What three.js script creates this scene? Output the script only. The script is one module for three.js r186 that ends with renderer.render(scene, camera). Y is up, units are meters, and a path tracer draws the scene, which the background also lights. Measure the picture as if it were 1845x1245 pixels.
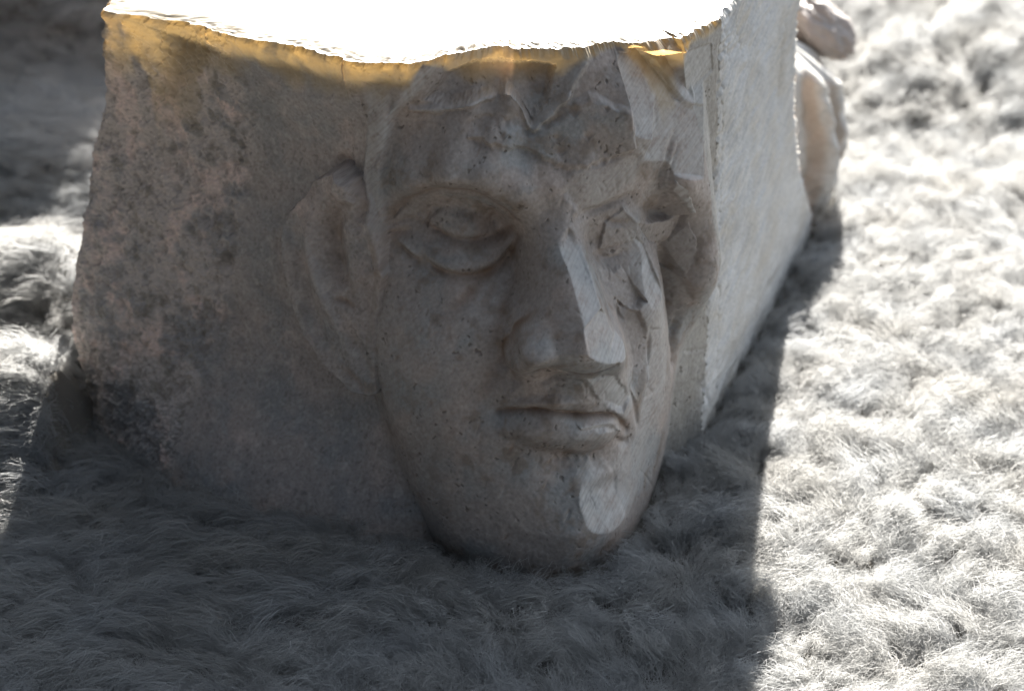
import * as THREE from 'three';
import { ImprovedNoise } from 'three/addons/math/ImprovedNoise.js';

// ---------------------------------------------------------------- camera
const D2R = Math.PI / 180, PITCH = 30 * D2R, FPX = 4000;
const EYE = new THREE.Vector3(-0.02056, 0.40873, 0.57231);
const FWD = new THREE.Vector3(0, -Math.sin(PITCH), -Math.cos(PITCH));
const UPV = new THREE.Vector3(0, Math.cos(PITCH), -Math.sin(PITCH));
const camera = new THREE.PerspectiveCamera(2 * Math.atan(622.5 / FPX) / D2R, 1024 / 690, 0.05, 30);
camera.position.copy(EYE);
camera.lookAt(EYE.clone().add(FWD));
camera.focus = 0.672;
camera.userData.fStop = 13;

// ---------------------------------------------------------------- sky, sun, exposure
const scene = new THREE.Scene();
const SUN = new THREE.Vector3(0.135, 0, -0.991).normalize().multiplyScalar(Math.cos(27 * D2R)).setY(Math.sin(27 * D2R));
{
  // open sky towards the sun, a little hazier low down; computed once for every direction
  const W = 256, H = 128, px = new Float32Array(W * H * 4);
  for (let j = 0; j < H; j++) for (let i = 0; i < W; i++) {
    const el = ((j + 0.5) / H - 0.5) * Math.PI, az = ((i + 0.5) / W - 0.5) * 2 * Math.PI;
    const d = [Math.cos(az) * Math.cos(el), Math.sin(el), Math.sin(az) * Math.cos(el)];
    const c = d[0] * SUN.x + d[1] * SUN.y + d[2] * SUN.z, up = Math.max(0, d[1]);
    const c2 = d[0] * 0.78 + d[1] * 0.36 - d[2] * 0.51; // the open side of the sky lies to the right
    const glow = 2.6 * Math.pow(Math.max(0, c), 5) + 5.2 * Math.pow(c2 * 0.5 + 0.5, 4.6) + 0.6 * Math.pow(c * 0.5 + 0.5, 2);
    const low = Math.exp(-up * 3.2);
    const o = (j * W + i) * 4;
    px[o] = 0.08 + 0.04 * low + glow * 0.58;
    px[o + 1] = 0.115 + 0.04 * low + glow * 0.655;
    px[o + 2] = 0.17 + 0.04 * low + glow * 0.76;
    px[o + 3] = 1;
  }
  const t = new THREE.DataTexture(px, W, H, THREE.RGBAFormat, THREE.FloatType);
  t.mapping = THREE.EquirectangularReflectionMapping; t.magFilter = THREE.LinearFilter; t.needsUpdate = true;
  scene.background = t; scene.environment = t;
  scene.backgroundIntensity = 0.072; scene.environmentIntensity = 0.072;
}
const sun = new THREE.DirectionalLight(new THREE.Color(1, 0.955, 0.88), 5);
sun.position.copy(SUN).multiplyScalar(2); sun.target.position.set(0, 0, -0.1);
sun.castShadow = true; sun.shadow.radius = 1.4; sun.shadow.mapSize.set(4096, 4096);
Object.assign(sun.shadow.camera, { left: -0.6, right: 0.6, top: 0.6, bottom: -0.6, near: 0.2, far: 5 });
scene.add(sun, sun.target);

const renderer = new THREE.WebGLRenderer({ antialias: true });
renderer.setSize(1024, 690);
renderer.shadowMap.enabled = true;
renderer.toneMapping = THREE.LinearToneMapping;
renderer.toneMappingExposure = 5.6;

// ---------------------------------------------------------------- helpers
let seed = 20240611;
const rnd = () => { seed = (seed + 0x6d2b79f5) | 0; let t = Math.imul(seed ^ (seed >>> 15), 1 | seed); t = (t + Math.imul(t ^ (t >>> 7), 61 | t)) ^ t; return ((t ^ (t >>> 14)) >>> 0) / 4294967296; };
const noiseObj = new ImprovedNoise();
const N3 = (x, y, z) => noiseObj.noise(x + 101.3, y + 57.7, z + 33.1);
const fbm = (x, y, z, o = 4) => { let s = 0, a = 0.5; for (let i = 0; i < o; i++) { s += a * N3(x, y, z); x = x * 2.03 + 7.1; y = y * 2.03 + 3.3; z = z * 2.03 + 1.7; a *= 0.5; } return s; };
const ss = (a, b, x) => { const t = Math.min(1, Math.max(0, (x - a) / (b - a))); return t * t * (3 - 2 * t); };
const lerp = (a, b, t) => a + (b - a) * t;
const V = (x, y, z) => new THREE.Vector3(x, y, z);
// direction of sight through a point of the picture (used to take the stone's measurements)
const sight = (x, y) => FWD.clone().addScaledVector(V(1, 0, 0), (x - 922.5) / FPX).addScaledVector(UPV, -(y - 622.5) / FPX);
const onPlane = (x, y, P, n) => { const d = sight(x, y); return EYE.clone().addScaledVector(d, P.clone().sub(EYE).dot(n) / d.dot(n)); };
const atHeight = (x, y, h) => onPlane(x, y, V(0, h, 0), V(0, 1, 0));

// polyline function: [[y, value], ...]
const poly1 = (pts) => (y) => { if (y <= pts[0][0]) return pts[0][1]; for (let i = 1; i < pts.length; i++) if (y <= pts[i][0]) { const [a, b] = [pts[i - 1], pts[i]]; return lerp(a[1], b[1], (y - a[0]) / (b[0] - a[0])); } return pts[pts.length - 1][1]; };

// ---------------------------------------------------------------- the stone: r(theta, y) round a vertical axis
const AX = -0.02, AZ = -0.13, RS = 0.12, YB = -0.018, TOP = 0.1465;
const cyl = (p) => ({ u: Math.atan2(p.x - AX, p.z - AZ), y: p.y, r: Math.hypot(p.x - AX, p.z - AZ) });

// thin-plate interpolation of r over (u, y)
function tps(points) {
  const q = points.map((p) => { const c = cyl(p); return [c.u * RS * 10, c.y * 10, c.r]; }), n = q.length, M = n + 3;
  const K = (d2) => (d2 < 1e-12 ? 0 : 0.5 * d2 * Math.log(d2));
  const A = Array.from({ length: M }, () => new Float64Array(M + 1));
  for (let i = 0; i < n; i++) {
    for (let j = 0; j < n; j++) A[i][j] = K((q[i][0] - q[j][0]) ** 2 + (q[i][1] - q[j][1]) ** 2);
    A[i][i] += 1e-9;
    A[i][n] = A[n][i] = 1; A[i][n + 1] = A[n + 1][i] = q[i][0]; A[i][n + 2] = A[n + 2][i] = q[i][1]; A[i][M] = q[i][2];
  }
  for (let c = 0; c < M; c++) {
    let b = c; for (let i = c + 1; i < M; i++) if (Math.abs(A[i][c]) > Math.abs(A[b][c])) b = i;
    [A[c], A[b]] = [A[b], A[c]];
    for (let i = c + 1; i < M; i++) { const f = A[i][c] / A[c][c]; if (f) for (let k = c; k <= M; k++) A[i][k] -= f * A[c][k]; }
  }
  const w = new Float64Array(M);
  for (let i = M - 1; i >= 0; i--) { let s = A[i][M]; for (let k = i + 1; k < M; k++) s -= A[i][k] * w[k]; w[i] = s / A[i][i]; }
  return (u, y) => {
    const x = u * RS * 10, z = y * 10; let s = w[n] + w[n + 1] * x + w[n + 2] * z;
    for (let i = 0; i < n; i++) { const dx = x - q[i][0], dz = z - q[i][1]; s += w[i] * K(dx * dx + dz * dz); }
    return s;
  };
}

// reference plane that leans back through the chin
const FN = V(Math.sin(25 * D2R) * Math.cos(25 * D2R), Math.sin(25 * D2R), Math.cos(25 * D2R) ** 2), FP = V(0.00164, 0.014, -0.00426);
const facePt = ([x, y, n]) => onPlane(x, y, FP.clone().addScaledVector(FN, n / 1000), FN);
const HEAD = [
  // chin
  [1050, 930, 0], [1060, 900, .5], [1040, 960, -.5], [1030, 1000, -4], [1000, 1030, -9], [1085, 930, -2], [1120, 930, -8], [1152, 899, -20], [1106, 983, -12], [1059, 1011, -9],
  [970, 970, -6], [910, 985, -12], [850, 985, -19], [960, 890, -3.5], [880, 890, -11], [810, 900, -20], [755, 885, -31],
  [1010, 832, -4.5], [1075, 828, -4.5], [940, 815, -5], [1120, 840, -9], [1160, 840, -20],
  // mouth
  [1040, 775, 4.2], [1092, 770, 3.6], [965, 775, 1.4], [905, 768, -5], [1010, 800, 2], [901, 745, -7], [966, 743, .5], [1036, 751, 2.5], [1090, 752, 2], [1125, 764, -5],
  [1000, 715, 5], [1060, 705, 7], [1105, 712, 5], [940, 712, 0], [1134, 735, -4], [895, 710, -6],
  [1000, 686, 3], [1080, 684, 4], [930, 690, -1.5],
  // nose
  [1072, 620, 23], [1040, 640, 21.5], [985, 640, 17], [1106, 638, 17], [1124, 618, 10], [1129, 643, 10], [940, 625, 10.5], [908, 640, -4], [922, 598, -1], [1036, 664, 17.5], [966, 660, 11], [1100, 662, 16], [920, 655, 3],
  [1055, 545, 17], [1038, 500, 12], [1015, 450, 7], [1000, 405, 2.5], [983, 372, 1.5], [1045, 446, 5], [1064, 494, 10.5], [1084, 558, 16],
  [1058, 448, -3], [1084, 500, -5], [1112, 562, -6], [1146, 640, -8], [1132, 600, -6],
  [985, 545, 8], [965, 500, 1], [955, 450, -4], [935, 545, -4], [895, 585, -7],
  // eye and brow in the shade
  [800, 318, -4.5], [870, 322, 1], [940, 345, 3], [730, 335, -16], [1000, 335, 4], [1060, 325, 5.5], [700, 400, -28], [744, 355, -20], [801, 343, -11], [861, 351, -7], [897, 371, -6], [929, 395, -6],
  [760, 392, -25], [830, 374, -18], [890, 394, -17.5], [835, 418, -16.5], [833, 478, -15], [780, 450, -22], [890, 458, -15], [860, 502, -14], [920, 462, -14], [928, 425, -13],
  // cheek, jaw, temple
  [850, 560, -10], [780, 560, -17], [720, 545, -26], [692, 500, -31], [800, 640, -12], [740, 680, -20], [700, 640, -28], [674, 600, -35], [870, 650, -8], [860, 740, -9], [800, 760, -14],
  [760, 780, -21], [724, 780, -30], [694, 722, -36], [870, 810, -9], [690, 330, -28], [700, 260, -23], [735, 225, -17], [664, 341, -32], [684, 450, -32],
  // forehead
  [780, 270, -11], [860, 250, -4], [940, 270, -1], [1010, 285, 2], [1080, 285, 4], [1135, 280, 7], [1160, 255, 9], [1200, 235, 9], [1251, 240, 5], [1255, 285, 1],
  [755, 198, -13], [849, 190, -4], [913, 172, 0], [957, 222, 0], [985, 205, 2], [1026, 170, 5], [1054, 112, 7], [1110, 104, 7], [1134, 172, 12], [1178, 177, 13], [1227, 183, 10],
  [830, 158, -8], [900, 145, -5], [960, 160, -1],
  // right cheek and eye
  [1150, 500, -5], [1180, 500, -6], [1192, 508, -9], [1199, 573, -14], [1198, 666, -17], [1194, 731, -21], [1183, 806, -25], [1135, 565, -4], [1160, 600, -6], [1165, 680, -9], [1150, 760, -12], [1135, 830, -12], [1125, 880, -10],
  [1060, 358, 2.5], [1110, 338, 2.5], [1150, 318, 2], [1190, 300, 2], [1072, 420, -5], [1110, 430, -6], [1122, 375, -2], [1150, 401, -4], [1140, 455, -7], [1096, 490, -6], [1140, 525, -5],
  [1180, 400, -13], [1170, 445, -9], [1195, 352, -6],
  // far ear and temple
  [1215, 328, 1], [1240, 348, 0], [1253, 385, -7], [1255, 462, -12], [1250, 515, -15], [1196, 435, -16], [1212, 485, -19], [1222, 425, -14], [1226, 525, -20], [1200, 312, 0],
  // falls away outside the outline
  [1222, 640, -48], [1210, 720, -52], [1200, 800, -56], [1172, 905, -52], [1268, 460, -40], [1262, 560, -42], [1240, 600, -46], [1268, 370, -30], [1268, 285, -24], [1266, 215, -20],
  [650, 634, -62], [655, 560, -60], [676, 760, -64], [715, 860, -60], [668, 500, -46],
  [850, 1060, -42], [950, 1090, -36], [1050, 1080, -38], [1110, 1040, -44],
].map(facePt);
for (const [x, y, h] of [[655, 119, .1455], [700, 121, .1455], [740, 121, .1455], [789, 110, .1455], [853, 97, .1455], [950, 97, .1455], [1042, 95, .1455], [1118, 85, .1455], [1180, 84, .1455]]) HEAD.push(atHeight(x, y, h));
const headR = tps(HEAD);

// left side of the block
const LEFT = [[195, 26, .1455], [331, 44, .1455], [428, 74, .1455], [505, 86, .1455], [593, 106, .1455], [660, 117, .1455], [740, 121, .1455], [165, 720, 0], [290, 800, 0], [370, 850, 0], [500, 893, 0], [640, 930, 0], [760, 950, 0]].map(([x, y, h]) => atHeight(x, y, h));
const LA = V(-0.169, 0, -0.097), LN = V(-0.5164, 0.1837, 0.8364);
for (const [x, y, m] of [[150, 430, 4], [130, 560, 5], [250, 430, 3], [350, 430, 1.5], [300, 600, 3], [430, 650, 1], [560, 450, -1.5], [480, 350, -2], [400, 200, 1], [230, 200, 3], [600, 700, 0], [660, 600, -1], [560, 250, -1]]) LEFT.push(onPlane(x, y, LA.clone().addScaledVector(LN, m / 1000), LN));
const leftR = tps(LEFT);

const planeR = (P, n) => { const k = n.x * (P.x - AX) + n.z * (P.z - AZ), py = P.y; return (u, y) => { const d = n.x * Math.sin(u) + n.z * Math.cos(u), kk = k - n.y * (y - py); return d > 1e-3 ? kk / d : 9; }; };
const S0 = V(0.0465, 0, -0.0895), SAWN = V(0.939, 0, 0.343), MARG = V(Math.sin(52 * D2R), 0, Math.cos(52 * D2R));
const sawR = planeR(S0, SAWN), margR = planeR(S0, MARG);
const EDGE_U = cyl(S0).u;
// corner of the rough left side, by height
const rayR = (x, y, f) => { const d = sight(x, y), p = V(); let a = 0.4, b = 0.4; const inn = (t) => { p.copy(EYE).addScaledVector(d, t); const c = cyl(p); return c.r < f(c.u, c.y); }; while (b < 1.1 && !inn(b)) b += 0.001; a = b - 0.001; for (let k = 0; k < 12; k++) { const m = (a + b) / 2; if (inn(m)) b = m; else a = m; } return p.copy(EYE).addScaledVector(d, b).clone(); };
const cornerU = poly1([[735, 172], [690, 160], [620, 140], [560, 130], [500, 138], [430, 151], [330, 161], [240, 184], [170, 191], [100, 190], [40, 193]].map(([y, x]) => { const p = rayR(x, y, leftR); return [p.y, cyl(p).u]; }).sort((p, q) => p[0] - q[0]));
// far left corner of the block, by height
const backX = poly1([[0, -0.178], [0.05, -0.169], [0.1, -0.154], [0.15, -0.15]]);
// back edge of the sawn side
const backEdge = poly1([[385, 1465], [355, 1455], [290, 1440], [180, 1432], [25, 1437], [-60, 1468], [-220, 1508]].map(([y, x]) => { const p = onPlane(x, y, S0, SAWN); return [p.y, cyl(p).u]; }));

function lineR(px, pz, dx, dz, u) { // distance from the axis to a line in plan
  const s = Math.sin(u), c = Math.cos(u), den = s * dz - c * dx;
  return ((px - AX) * dz - (pz - AZ) * dx) / den;
}
const smax = (a, b, k) => { const h = Math.max(k - Math.abs(a - b), 0) / k; return Math.max(a, b) + h * h * k * 0.25; };
const smin = (a, b, k) => -smax(-a, -b, k);

// jaw line: inside it the left side gives way to the head
const jawU = poly1([[950, 770], [885, 762], [797, 722], [722, 700], [600, 700], [500, 710], [341, 690], [200, 690], [110, 690]].map(([y, x]) => { const p = onPlane(x, y, LA, LN); return [p.y, cyl(p).u]; }));
const farU = poly1([[900, 1150], [800, 1186], [640, 1205], [570, 1236], [500, 1243], [300, 1245], [200, 1243], [100, 1232]].map(([y, x]) => { const p = onPlane(x, y, S0, MARG); return [p.y, cyl(p).u]; }));

function baseR(u, y, withHead = true) {
  let r;
  const jag = 0.006 * fbm(u * 9, y * 90, 3, 3);
  if (u < jawU(y) + 0.25) {
    const uc = cornerU(y) + jag, ue = Math.max(u, uc);
    let rl = leftR(ue, y);
    if (u < uc + 0.03) {
      const rc = leftR(uc, y), x = AX + rc * Math.sin(uc), z = AZ + rc * Math.cos(uc);
      const back = u > -2.3 ? lineR(x, z, backX(y) - x, -0.2 - z, u) : 9;
      const rear = planeR(V(0, 0, -0.245), V(0, 0, -1))(u, y);
      rl = smin(u < uc ? back + 0.045 * ss(-1.95, -2.2, u) * ss(0.115, 0.135, y) : Math.min(rl, back > 0 ? back : 9), rear, 0.01);  // unseen bulge added high at the back to widen the left shadow
    }
    r = rl - 0.45 * Math.max(0, u - jawU(y)) * 0.35;
    if (withHead && u > -0.62) r = smax(r, headR(u, y), 0.0012);
  } else if (u < EDGE_U + 0.6) {
    const m = Math.min(margR(u, y), sawR(u, y)) - 0.25 * Math.max(0, farU(y) - u);
    r = u > EDGE_U + 0.05 ? m : u < farU(y) - 0.4 ? headR(u, y) : smax(headR(u, y), m, 0.0006);
  } else r = sawR(u, y);
  if (u > EDGE_U + 0.55) {
    const ub = backEdge(y), rb = sawR(ub, y), x = AX + rb * Math.sin(ub), z = AZ + rb * Math.cos(ub);
    r = u < ub ? sawR(u, y) : lineR(x, z, -1, -0.25, u);
    if (u > ub) r = Math.min(r > 0 ? r : 9, planeR(V(0, 0, -0.245), V(0, 0, -1))(u, y));
  }
  return Math.min(r, 0.3);
}

// columns of the grid (denser where the picture is sharp)
const SEG = [[-180, -96, 40], [-96, -76, 110], [-76, -30, 290], [-30, 58, 700], [58, 64, 40], [64, 136, 190], [136, 180, 24]];
const US = [];
for (const [a, b, n] of SEG) for (let i = 0; i < n; i++) US.push((a + (b - a) * i / n) * D2R);
US.push(Math.PI);
const NI = US.length, NJ = 620;
const colOf = (u) => { let k = 0; const d = u / D2R; for (const [a, b, n] of SEG) { if (d < b) return k + Math.max(0, (d - a) / (b - a) * n); k += n; } return k; };
const topY = Float32Array.from(US, (u) => TOP + 0.0010 * fbm(u * 14, 2, 5, 4) + 0.0003 * fbm(u * 50, 8, 5, 2));
const AMB = new Uint8Array(NI * NJ), R = new Float32Array(NI * NJ), TX = new Float32Array(NI * NJ * 4); // TX: rust, pale cuts and painted side light, dark pits, glow
const yAt = (i, j) => lerp(YB, topY[i], j / (NJ - 1));
for (let i = 0; i < NI; i++) for (let j = 0; j < NJ; j++) R[i * NJ + j] = baseR(US[i], yAt(i, j), false);
const rAt = (u, y) => {
  const c = Math.min(NI - 1.001, Math.max(0, colOf(u))), i = Math.floor(c), f = c - i, v = Math.min(0.9999, Math.max(0, (y - YB) / (topY[i] - YB))) * (NJ - 1), j = Math.floor(v), g = v - j, o = i * NJ + j;
  return lerp(lerp(R[o], R[o + 1], g), lerp(R[o + NJ], R[o + NJ + 1], g), f);
};
function hit(x, y) { // where a line of sight meets the stone
  const d = sight(x, y); let t0 = 0.45;
  const inside = (t) => { const p = EYE.clone().addScaledVector(d, t); if (p.y > TOP) return false; const c = cyl(p); return c.r < rAt(c.u, Math.max(YB, p.y)); };
  for (let t = 0.45; t < 1.1; t += 0.001) { if (inside(t)) { let a = t0, b = t; for (let k = 0; k < 12; k++) { const m = (a + b) / 2; if (inside(m)) b = m; else a = m; } const q = EYE.clone().addScaledVector(d, b); if (q.y > TOP - 0.0012) { const c = cyl(q), r = rAt(c.u, TOP - 0.0015); q.set(AX + r * Math.sin(c.u), TOP - 0.0015, AZ + r * Math.cos(c.u)); } return q; } t0 = t; }
  return atHeight(x, y, 0);
}
const posAt = (i, j, o = V()) => { const r = R[i * NJ + j]; return o.set(AX + r * Math.sin(US[i]), yAt(i, j), AZ + r * Math.cos(US[i])); };
function overBox(pts, pad, fn) {
  let u0 = 9, u1 = -9, y0 = 9, y1 = -9;
  for (const p of pts) { const c = cyl(p); u0 = Math.min(u0, c.u); u1 = Math.max(u1, c.u); y0 = Math.min(y0, p.y); y1 = Math.max(y1, p.y); }
  const i0 = Math.max(0, Math.floor(colOf(u0 - pad / 0.09))), i1 = Math.min(NI - 1, Math.ceil(colOf(u1 + pad / 0.09)));
  const j0 = Math.max(0, Math.floor((y0 - pad - YB) / (TOP - YB) * (NJ - 1))), j1 = Math.min(NJ - 1, Math.ceil((y1 + pad - YB) / (TOP - YB) * (NJ - 1)));
  for (let i = i0; i <= i1; i++) for (let j = j0; j <= j1; j++) fn(i, j, i * NJ + j);
}
// a chiselled groove (depth > 0) or a ridge (depth < 0) along a line; mm
function stroke(px, width, depth, { taper = 1, rust = 0, pale = 0, pow = 2, skew = 0, wob = 0.25 } = {}) {
  const raw = px.map(([x, y]) => hit(x, y)), P = new THREE.CatmullRomCurve3(raw, false, 'centripetal').getPoints(raw.length * 8), w = width / 1000;
  const p = V(), out = [];
  overBox(P, w * 2.2, (i, j, o) => {
    posAt(i, j, p); let best = 1, at = 0, side = 1;
    for (let k = 0; k < P.length - 1; k++) {
      const a = P[k], b = P[k + 1], dx = b.x - a.x, dy = b.y - a.y, dz = b.z - a.z, L = dx * dx + dy * dy + dz * dz + 1e-12;
      const t = Math.min(1, Math.max(0, ((p.x - a.x) * dx + (p.y - a.y) * dy + (p.z - a.z) * dz) / L));
      const ex = p.x - a.x - t * dx, ey = p.y - a.y - t * dy, ez = p.z - a.z - t * dz, d = ex * ex + ey * ey + ez * ez;
      if (d < best) { best = d; at = (k + t) / (P.length - 1); side = ey > 0 ? 1 : -1; }
    }
    let d = Math.sqrt(best) / (w * (1 + wob * N3(p.x * 260, p.y * 260, p.z * 260)));
    if (skew) d *= side * skew > 0 ? 1.9 : 0.62;
    if (d > 2) return;
    const f = Math.exp(-Math.pow(d, pow) * 1.2) * (taper ? Math.pow(Math.sin(Math.PI * Math.min(0.97, Math.max(0.03, at))), 0.5 * taper) : 1);
    out.push(o, f);
  });
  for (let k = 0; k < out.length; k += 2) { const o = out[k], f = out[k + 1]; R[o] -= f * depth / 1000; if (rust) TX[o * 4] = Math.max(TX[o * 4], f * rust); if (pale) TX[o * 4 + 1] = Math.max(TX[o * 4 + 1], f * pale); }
}
// signed distance (m) to a polygon in (arc, height); negative inside
function inPoly(pts) {
  const q = pts.map((p) => { const c = cyl(p); return [c.u * 0.11, p.y]; });
  return (x, y) => {
    let d = 1, ins = false;
    for (let k = 0, m = q.length - 1; k < q.length; m = k++) {
      const [ax, ay] = q[m], [bx, by] = q[k], dx = bx - ax, dy = by - ay, t = Math.min(1, Math.max(0, ((x - ax) * dx + (y - ay) * dy) / (dx * dx + dy * dy + 1e-14)));
      d = Math.min(d, Math.hypot(x - ax - t * dx, y - ay - t * dy));
      if ((ay > y) !== (by > y) && x < ax + (y - ay) / (by - ay) * dx) ins = !ins;
    }
    return ins ? -d : d;
  };
}
// a flat chisel cut: the surface inside the outline becomes (mostly) the plane fitted to it, moved out by off mm
function facet(px, off, { feather = 0.7, flat = 1, rust = 0, pale = 0, stria = 0, dir = [0, 1, 0], tilt = [0, 0], cut = false } = {}) {
  const P = px.map(([x, y]) => hit(x, y)), sd = inPoly(P), c = V(); P.forEach((p) => c.add(p)); c.multiplyScalar(1 / P.length);
  // least squares r = a + b*arc + c*y over the outline
  const cc = cyl(c); let A = [[0, 0, 0], [0, 0, 0], [0, 0, 0]], B = [0, 0, 0];
  for (const p of P) { const k = cyl(p), v = [1, (k.u - cc.u) * 0.11, p.y - cc.y]; for (let a = 0; a < 3; a++) { B[a] += v[a] * k.r; for (let b = 0; b < 3; b++) A[a][b] += v[a] * v[b]; } }
  A[1][1] += 2e-6; A[2][2] += 2e-6;
  const det = (m) => m[0][0] * (m[1][1] * m[2][2] - m[1][2] * m[2][1]) - m[0][1] * (m[1][0] * m[2][2] - m[1][2] * m[2][0]) + m[0][2] * (m[1][0] * m[2][1] - m[1][1] * m[2][0]);
  const D = det(A), s = [0, 1, 2].map((k) => det(A.map((row, a) => row.map((v, b) => (b === k ? B[a] : v)))) / D);
  const e = feather / 1000, p = V();
  overBox(P, 0.003, (i, j, o) => {
    const x = US[i] * 0.11, y = yAt(i, j), d = sd(x, y) + 0.0004 * N3(x * 700, y * 700, 2.2);
    const m = 1 - ss(-e, e * 0.6, d); if (m <= 0) return;
    posAt(i, j, p);
    let r = s[0] + s[1] * (x - cc.u * 0.11) + s[2] * (y - cc.y) + off / 1000 + tilt[0] * (x - cc.u * 0.11) + tilt[1] * (y - cc.y);
    if (stria) { const a = p.x * dir[0] + p.y * dir[1] + p.z * dir[2], b = N3(a * 900, 5, cc.u * 9) + 0.7 * N3(a * 2100, 9, p.y * 60); r += stria / 1000 * b; }
    r = R[o] + 5e-3 * Math.tanh((r - R[o]) / 5e-3);
    if (cut && r > R[o]) return;
    R[o] = lerp(R[o], r, m * flat);
    if (rust) TX[o * 4] = Math.max(TX[o * 4], m * rust); if (pale) TX[o * 4 + 1] = Math.max(TX[o * 4 + 1], m * pale);
  });
}
// a straight cut through three points of the surface (each pushed in by d mm), inside an outline
function cut(three, px, { k = 0.25, pale = 0, feather = 0.6, stria = 0, dir = [0, 1, 0] } = {}) {
  const Q = three.map(([x, y, d = 0]) => { const p = hit(x, y), c = cyl(p), r = c.r - d / 1000; return V(AX + r * Math.sin(c.u), p.y, AZ + r * Math.cos(c.u)); });
  const n = Q[1].clone().sub(Q[0]).cross(Q[2].clone().sub(Q[0])).normalize(); if (n.dot(V(Q[0].x - AX, 0, Q[0].z - AZ)) < 0) n.negate();
  const f = planeR(Q[0], n), P = px.map(([x, y]) => hit(x, y)), sd = inPoly(P), e = feather / 1000, p = V();
  overBox(P, 0.002, (i, j, o) => {
    const d = sd(US[i] * 0.11, yAt(i, j)), m = 1 - ss(-e, e, d); if (m <= 0) return;
    posAt(i, j, p); let r = f(US[i], p.y);
    if (stria) { const a = p.x * dir[0] + p.y * dir[1] + p.z * dir[2]; r += stria / 1000 * (N3(a * 900, 5, p.y * 40) + 0.7 * N3(a * 2100, 9, p.y * 60)); }
    const q = smin(R[o], r, k / 1000), was = R[o]; R[o] = lerp(was, Math.max(q, was - 0.008), m);
    if (pale && q < was - 1e-5) TX[o * 4 + 1] = Math.max(TX[o * 4 + 1], m * pale);
  });
}
function raise(px, h, { feather = 1.5, rust = 0, pale = 0 } = {}) {
  const P = px.map(([x, y]) => hit(x, y)), sd = inPoly(P), e = feather / 1000;
  overBox(P, e + 0.002, (i, j, o) => { const x = US[i] * 0.11, y = yAt(i, j), d = sd(x, y) + 0.0008 * N3(x * 300, y * 300, 4.2); const m = 1 - ss(-e, e, d); R[o] += m * h / 1000; if (rust) TX[o * 4] = Math.max(TX[o * 4], m * rust); if (pale) TX[o * 4 + 1] = Math.max(TX[o * 4 + 1], m * pale); });
}
//@@OPS
// left ear: a thick plate lying on the side of the head
raise([[606, 302], [630, 294], [655, 312], [680, 350], [700, 400], [712, 480], [700, 560], [700, 640], [705, 690], [680, 700], [648, 682], [612, 648], [578, 592], [556, 530], [540, 450], [542, 395], [556, 362], [582, 337], [596, 312]], 8.5, { feather: 1.0 });
stroke([[572, 362], [562, 400], [560, 450], [575, 510], [596, 560], [618, 610]], 2.4, -2.0, { pale: .35 });
stroke([[612, 375], [596, 415], [602, 470], [622, 530]], 4.2, 4.0, { rust: .6 });
stroke([[650, 328], [648, 370], [641, 404]], 2.4, 3.4, { rust: .7 });
raise([[603, 318], [630, 306], [643, 330], [636, 362], [612, 362], [600, 345]], 1.8, { feather: 1.2, pale: .25 });
stroke([[648, 420], [662, 480], [660, 540], [666, 620]], 3.5, 1.6, { rust: .3 });
stroke([[604, 540], [622, 545], [638, 556]], 1.2, 1.0, { rust: 1 });
stroke([[628, 600], [650, 640], [672, 690]], 2.5, 1.2, { rust: .3 });
stroke([[618, 664], [646, 694], [684, 738]], 1.6, .8, { rust: .6 });
stroke([[530, 400], [532, 450], [548, 530], [572, 600], [608, 662]], 3.2, 2.4, {});
stroke([[560, 345], [590, 310], [620, 288], [650, 300]], 2.2, 1.2, { rust: .55 });
for (let i = 0; i < NI; i++) if (US[i] > -0.62) for (let j = 0; j < NJ; j++) { const u = US[i], y = yAt(i, j); if (u < jawU(y) + 0.25) R[i * NJ + j] = smax(R[i * NJ + j], headR(u, y), lerp(0.0012, 0.005, ss(0.08, 0.105, y))); }
// step between the rough crust and the worked part of the side
stroke([[470, 190], [432, 270], [408, 430], [425, 560], [442, 640]], 1.6, 0.9, { taper: .6 });
facet([[500, 165], [646, 172], [640, 240], [560, 250], [480, 190]], -.3, { stria: .14, dir: [.6, .7, .3], feather: 3.5, flat: .7, pale: .2 });
// chisel groove from the rim down beside the temple
facet([[655, 150], [700, 150], [704, 200], [692, 330], [690, 440], [684, 470], [670, 420], [652, 320]], -.2, { stria: .16, dir: [.8, 0, .6], feather: 1.8, flat: .8, pale: .6 });
facet([[748, 128], [790, 112], [760, 160], [716, 205], [695, 270], [672, 300], [690, 210]], .1, { stria: .2, dir: [.8, 0, .6], feather: 1.6, flat: .8, pale: .9 });
// broken ledge over the forehead
facet([[765, 178], [800, 135], [853, 112], [950, 112], [1000, 120], [985, 185], [957, 215], [930, 180], [912, 158], [878, 166], [846, 180], [800, 186]], -5.2, { feather: 1.5, flat: .95, tilt: [0, -.25] });
stroke([[742, 196], [800, 193], [848, 186], [880, 172], [912, 165], [937, 186], [957, 226], [985, 203], [1024, 168]], 1.2, -2.1, { taper: .3, pale: .5, wob: .8 });
stroke([[936, 178], [950, 205], [960, 238]], 1.5, 2.6, { rust: .3 });
stroke([[960, 236], [1000, 210], [1030, 190]], 1.3, 1.4, { rust: .2 });
stroke([[846, 222], [880, 214], [905, 226], [930, 212]], 1.6, 1.2, { rust: .25 });
stroke([[1018, 178], [1034, 140], [1056, 106]], 1.6, -1.6, { taper: .2, pale: .4, wob: .7 });
raise([[845, 245], [900, 215], [950, 240], [1000, 200], [1060, 170], [1135, 200], [1143, 265], [1090, 285], [1022, 300], [960, 270]], 2.2, { feather: 1.3 });
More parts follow.
